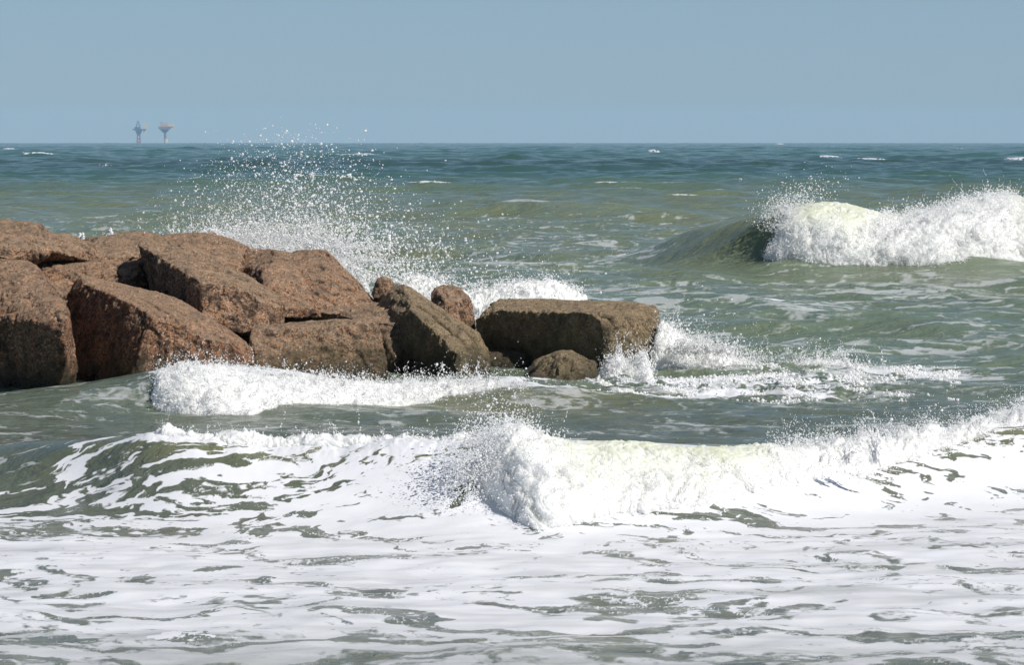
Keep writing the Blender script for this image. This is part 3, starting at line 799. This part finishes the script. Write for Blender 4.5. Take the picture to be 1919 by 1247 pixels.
# far left
boulder('large brown boulder cut by the left edge, lit top over a near black overhanging face',
        [([(-330, 500, 46.5), (-330, 585, 45.8), (-60, 480, 45.2), (55, 490, 44.8), (95, 543, 44.2), (128, 588, 42.2), (120, 610, 42.0), (0, 592, 43.1), (-330, 760, 47.4), (86, 752, 43.2), (60, 757, 43.5), (122, 640, 42.2)], 1.2)], M_RED, 1)
boulder('topmost brown boulder at the left edge with a small knob against the sea',
        [([(-260, 410, 50.5), (0, 413, 50.2), (40, 419, 50), (68, 419, 49.8), (78, 434, 49.6), (-260, 480, 47.6), (0, 468, 47.6), (90, 466, 48.0), (60, 488, 48.1), (-200, 496, 47.9)], 1.2),
         ([(60, 435, 49.8), (110, 440, 49.6), (160, 455, 49.3), (178, 472, 49), (150, 486, 48.7), (60, 488, 48.6), (90, 468, 48.1), (165, 476, 48.5)], 1.0)], M_TAN, 2, rough=0.032)
boulder('flat-lying brown boulder on the skyline between the knobbed one and the long wedge',
        [([(138, 452, 50.4), (190, 445, 50.4), (225, 438, 50.4), (262, 434, 50.4), (310, 446, 50), (300, 480, 49.2), (240, 482, 48.9), (180, 478, 48.9), (150, 462, 49.4)], 1.2)], M_TAN, 3, strata=((0.2, 0.2, 1), 3.0, 0.02))
boulder('rough blocky boulder in the second row under the skyline, left of the long dark wedge',
        [([(20, 496, 48.6), (165, 492, 48.7), (245, 482, 48.8), (272, 486, 48.6), (279, 545, 48.1), (210, 575, 47.6), (100, 620, 47.4), (30, 570, 47.6), (150, 506, 47.9), (268, 494, 48.1)], 1.4)], M_RED, 4, rough=0.035)
boulder('big sloping boulder with a black shaded left face and a drill groove down its back',
        [([(135, 520, 45.4), (150, 515, 45.6), (205, 530, 45.6), (290, 548, 45.3), (345, 568, 44.8), (420, 615, 43.9), (474, 652, 43.9), (476, 700, 43.9), (228, 560, 44.1), (295, 594, 43.3), (400, 640, 43.3),
           (118, 578, 45.5), (125, 600, 45.4), (105, 740, 45.3), (265, 650, 43.3), (245, 725, 43.2), (440, 720, 43.6)], 0.8)], M_RED, 5, chips=8,
        grooves=[((255, 548, 44.6), (355, 618, 43.2), 0.028, 0.05)])
boulder('long wedge boulder sloping right, its left end in black shadow, drill marks on its front',
        [([(256, 455, 47.9), (268, 449, 48.3), (340, 455, 48.2), (400, 487, 47.5), (480, 530, 46.7), (525, 566, 46.0), (278, 484, 48.1), (300, 495, 47.3), (365, 512, 46.1), (372, 528, 45.7),
           (282, 548, 48.0), (356, 574, 45.8), (385, 606, 45.4), (450, 618, 45.4), (520, 604, 45.8), (500, 560, 45.7), (430, 535, 45.6)], 1.0)], M_TAN, 6, rough=0.028, chips=6,
        grooves=[((383, 528, 45.2), (380, 590, 45.15), 0.03, 0.05), ((437, 545, 45.2), (426, 595, 45.15), 0.03, 0.05), ((493, 558, 45.3), (483, 600, 45.2), 0.03, 0.04), ((360, 480, 46.9), (430, 520, 46.2), 0.02, 0.03)])
boulder('low brown boulder on the skyline just behind the long wedge',
        [([(280, 447, 50), (300, 441, 50.2), (350, 438, 50.2), (385, 438, 50.2), (430, 450, 50.0), (462, 466, 49.8), (450, 500, 48.6), (400, 500, 48.4), (330, 470, 48.8)], 1.2)], M_RED, 7)
boulder('red brown boulder with a dark left facet meeting a pale triangular facet at its peak',
        [([(455, 467, 50.8), (490, 468, 50.2), (515, 469, 49.4), (545, 476, 49.3), (560, 510, 48.6), (600, 585, 47.2), (490, 578, 47.0), (500, 510, 47.9), (425, 492, 50.4), (430, 530, 49.6)], 1.0)], M_RED, 8, chips=5)
boulder('rounded red brown boulder forming the right shoulder of the skyline',
        [([(530, 478, 49.8), (560, 469, 50), (606, 468, 50), (624, 488, 49.8), (636, 522, 49.4), (672, 548, 49.2), (700, 566, 49.0), (690, 590, 48.2), (600, 590, 47.9), (575, 540, 48.4), (545, 500, 49.0), (610, 510, 48.8)], 1.0)], M_RED, 9, rough=0.028, chips=4)
boulder('flat slab with a dark front edge lying over the square faced block',
        [([(520, 572, 49.4), (600, 565, 49.2), (700, 567, 48.8), (745, 577, 47.8), (764, 586, 46.9), (515, 582, 48.5), (640, 586, 47.3), (755, 598, 46.3), (515, 625, 49.4), (700, 625, 48.3)], 1.2),
         ([(700, 592, 47.2), (763, 590, 46.7), (705, 622, 46.6), (755, 640, 46.2), (745, 730, 46.1), (712, 730, 46.4)], 0.9)], M_TAN, 10, rough=0.028)
boulder('square faced tan block with a flat sunlit front, standing in the foam',
        [([(470, 614, 44.9), (545, 606, 45.0), (620, 601, 45.0), (708, 598, 45.0), (470, 620, 44.6), (704, 606, 44.6), (722, 660, 44.4), (728, 735, 44.0), (476, 715, 44.0), (468, 660, 44.4)], 0.8)], M_TAN, 12, rough=0.022, bev=0.02, chips=3)
boulder('long slanting boulder with parallel ridges and a green lower face',
        [([(702, 562, 48.6), (716, 532, 48.7), (735, 526, 48.2), (740, 548, 47.4), (765, 538, 47.7), (840, 588, 46.7), (905, 630, 45.9), (917, 652, 45.6), (905, 705, 45.4), (880, 735, 45.2), (745, 590, 46.7), (752, 640, 46.4), (742, 735, 46.3), (845, 735, 45.1), (862, 665, 45.0), (765, 575, 46.4)], 0.9)],
        M_OLIVE, 13, rough=0.028, grooves=[((745, 540, 47.2), (880, 645, 45.4), 0.035, 0.06), ((752, 580, 46.4), (855, 665, 45.0), 0.04, 0.06), ((760, 535, 47.6), (890, 635, 45.7), 0.02, 0.03)])
boulder('small rough boulder peeping over the top of the slanting one',
        [([(697, 545, 49), (706, 524, 49), (722, 520, 49), (735, 530, 49), (740, 560, 48.8), (700, 566, 48.8)], 0.5)], M_TAN, 14, voxel=0.018, rough=0.05, bev=0.03)
boulder('small rounded pinkish boulder in the gap before the long flat block',
        [([(804, 556, 49.4), (816, 538, 49.5), (835, 533, 49.5), (862, 540, 49.5), (884, 562, 49.2), (890, 600, 49.0), (850, 625, 48.6), (806, 600, 48.8), (840, 560, 48.7)], 0.7)], M_TAN, 15, voxel=0.018, rough=0.03, bev=0.09)
boulder('long flat-topped rectangular block at the outer end, black left face and lit right end',
        [([(889, 580, 48.0), (933, 562, 50.0), (1015, 560, 50.2), (1180, 566, 49.2), (1235, 574, 47.6), (1237, 600, 46.9), (1120, 586, 45.9), (1145, 592, 45.85), (892, 600, 48.0), (905, 720, 48.2), (1130, 700, 46.1), (1150, 730, 45.9), (1228, 700, 46.6), (1232, 640, 46.7)], 0.6)],
        M_OLIVE, 16, rough=0.028, chips=7)
boulder('wet boulder painted shade-black under the left end of the long flat block',
        [([(880, 662, 47.4), (930, 655, 47.6), (990, 662, 47.2), (1005, 730, 46.6), (900, 735, 46.5), (872, 715, 46.7)], 0.8)], M_WET_SHADE, 17, bev=0.07, chips=3)
boulder('wet boulder painted shade-black deep in the gap left of the square faced block', [([(430, 606, 47.4), (500, 606, 47.4), (505, 700, 46.8), (425, 700, 46.8)], 0.8)], M_WET_SHADE, 21, chips=3)
boulder('small rounded olive boulder half sunk in foam in front of the long flat block',
        [([(972, 698, 43.6), (1008, 672, 43.6), (1045, 658, 43.6), (1072, 659, 43.6), (1092, 676, 43.7), (1118, 680, 43.9), (1130, 695, 43.8), (1120, 738, 43.2), (1040, 745, 42.5), (985, 738, 43.1), (1095, 705, 42.9), (1070, 672, 43.1)], 0.5)], M_OLIVE, 18, voxel=0.018, rough=0.03, bev=0.05)
boulder('tip of a low brown boulder at the waterline in the left corner of the jetty',
        [([(-120, 752, 41.5), (-20, 756, 41.4), (14, 768, 41.2), (10, 790, 40.9), (-120, 790, 40.9)], 0.6)], M_RED, 19)
boulder('wet boulder painted shade-black in the gap at the foot of the two left boulders',
        [([(70, 722, 43.9), (130, 712, 43.8), (150, 745, 43.2), (60, 760, 43.1)], 0.6)], M_WET_SHADE, 20)

# ------------------------------------------------------------------ oil platforms on the horizon
M_STEEL_B = make_flat('blue grey painted steel', (0.03, 0.07, 0.16))
M_STEEL_Y = make_flat('cream painted steel', (0.60, 0.50, 0.34))
M_STEEL_R = make_flat('rust red primer steel', (0.22, 0.08, 0.09))
M_STEEL_G = make_flat('grey painted steel', (0.13, 0.12, 0.13))
def beam(bm, a, b, r, k=6):
    a = Vector(a); b = Vector(b); d = b-a; L = d.length
    m = d.to_track_quat('Z', 'Y').to_matrix().to_4x4(); m.translation = (a+b)/2
    bmesh.ops.create_cone(bm, cap_ends=True, segments=k, radius1=r, radius2=r, depth=L, matrix=m)
def box(bm, x0, x1, y0, y1, z0, z1):
    from mathutils import Matrix
    bmesh.ops.create_cube(bm, size=1, matrix=Matrix.Translation(((x0+x1)/2, (y0+y1)/2, (z0+z1)/2)) @ Matrix.Diagonal((x1-x0, y1-y0, z1-z0, 1)))
def part(name, bm, mat, parent, label=None):
    me = bpy.data.meshes.new(name); bm.to_mesh(me); bm.free(); me.materials.append(mat)
    o = bpy.data.objects.new(name, me); C.objects.link(o); o.parent = parent
    if label: o['label'] = label
    return o
def platform(px, label, kind):
    Dp = 12000.0; x = (px-959.5)/F_PX*Dp
    root = bpy.data.objects.new('oil_platform', None); C.objects.link(root); root.location = (x, Dp, -11.3)
    tag(root, label, 'oil platform', 'oil platforms on the horizon')
    z0 = 46
    if kind == 0:
        for sx in (-1, 1):
            for sy in (-1, 1):
                bm = bmesh.new(); beam(bm, (sx*6, sy*6, -3), (sx*3.5, sy*3.5, z0-10), 1.6); part('leg', bm, M_STEEL_R, root)
        for s in (-1, 1):
            bm = bmesh.new()
            for k in range(3):
                beam(bm, (-5.5, s*5, k*12), (4.5, s*4.5, k*12+12), .7); beam(bm, (5.5, s*5, k*12), (-4.5, s*4.5, k*12+12), .7)
            part('bracing', bm, M_STEEL_R, root)
        bm = bmesh.new(); bmesh.ops.create_cone(bm, cap_ends=True, segments=4, radius1=7, radius2=17, depth=16, matrix=__import__('mathutils').Matrix.Translation((0, 0, z0-6)) @ __import__('mathutils').Matrix.Rotation(math.pi/4, 4, 'Z'))
        part('lower_deck', bm, M_STEEL_B, root)
        bm = bmesh.new(); box(bm, -20, 26, -12, 12, z0+2, z0+6); box(bm, -13, 6, -9, 9, z0+6.1, z0+13); part('deck', bm, M_STEEL_B, root)
        bm = bmesh.new()
        for sx in (-1, 1):
            for sy in (-1, 1): beam(bm, (sx*6-2, sy*6, z0+13), (sx*1.5-2, sy*1.5, z0+34), 1.0)
        for k in range(3): box(bm, -2-5+k*1.3, -2+5-k*1.3, -5+k*1.3, 5-k*1.3, z0+18+k*5, z0+19+k*5)
        part('derrick', bm, M_STEEL_B, root)
        bm = bmesh.new(); box(bm, 15, 26, -8, 8, z0+6.2, z0+27); part('cabin_block', bm, M_STEEL_Y, root)
        bm = bmesh.new(); box(bm, 17, 26, -6, 6, z0-10, z0+1.8); part('cabin_block', bm, M_STEEL_Y, root)
    else:
        bm = bmesh.new(); beam(bm, (0, 0, -3), (0, 0, 18), 6.0, 12); part('leg', bm, M_STEEL_Y, root, 'cream lower column of the platform')
        bm = bmesh.new(); beam(bm, (-2, 0, 18.1), (-3, 0, z0-4), 4.2, 12); part('leg', bm, M_STEEL_G, root)
        bm = bmesh.new(); bmesh.ops.create_cone(bm, cap_ends=True, segments=4, radius1=6, radius2=24, depth=13, matrix=__import__('mathutils').Matrix.Translation((-4, 0, z0-1)) @ __import__('mathutils').Matrix.Rotation(math.pi/4, 4, 'Z'))
        part('lower_deck', bm, M_STEEL_B, root)
        bm = bmesh.new(); box(bm, -24, 18, -14, 14, z0+6, z0+14); part('deck', bm, M_STEEL_G, root)
        bm = bmesh.new(); box(bm, -20, 8, -11, 11, z0+14.1, z0+26); part('cabin_block', bm, make_flat('warm grey panels', (0.46, 0.34, 0.30)), root)
        bm = bmesh.new(); box(bm, 8.3, 28, -9, 9, z0+14.1, z0+25); box(bm, 18.3, 28, -6, 6, z0+5, z0+14); part('cabin_block', bm, M_STEEL_Y, root)
        bm = bmesh.new(); beam(bm, (-18, 0, z0+26), (-10, 0, z0+31), .8); beam(bm, (-18, 0, z0+14), (-18, 0, z0+29), 1.2); part('crane', bm, M_STEEL_G, root)
    return root
platform(261, 'left oil platform, blue grey with a pointed derrick above its deck', 0)
platform(312, 'right oil platform, beige and flat topped on a single column', 1)

# ------------------------------------------------------------------ hazy sea air
def haze():
    bm = bmesh.new(); box(bm, -13500, 13500, -60, 13500, -40, 110)
    me = bpy.data.meshes.new('haze'); bm.to_mesh(me); bm.free()
    m, n, out = mat_new('sea air')
    v = nd(n, 'ShaderNodeVolumePrincipled'); v.inputs['Color'].default_value = (0.55, 0.78, 1.0, 1)
    v.inputs['Density'].default_value = 5.0e-5; v.inputs['Anisotropy'].default_value = 0.0
    n.links.new(v.outputs[0], out.inputs['Volume'])
    me.materials.append(m); o = bpy.data.objects.new('haze', me); C.objects.link(o)
    tag(o, 'thin pale sea haze over the water', 'haze', kind='stuff')
haze()
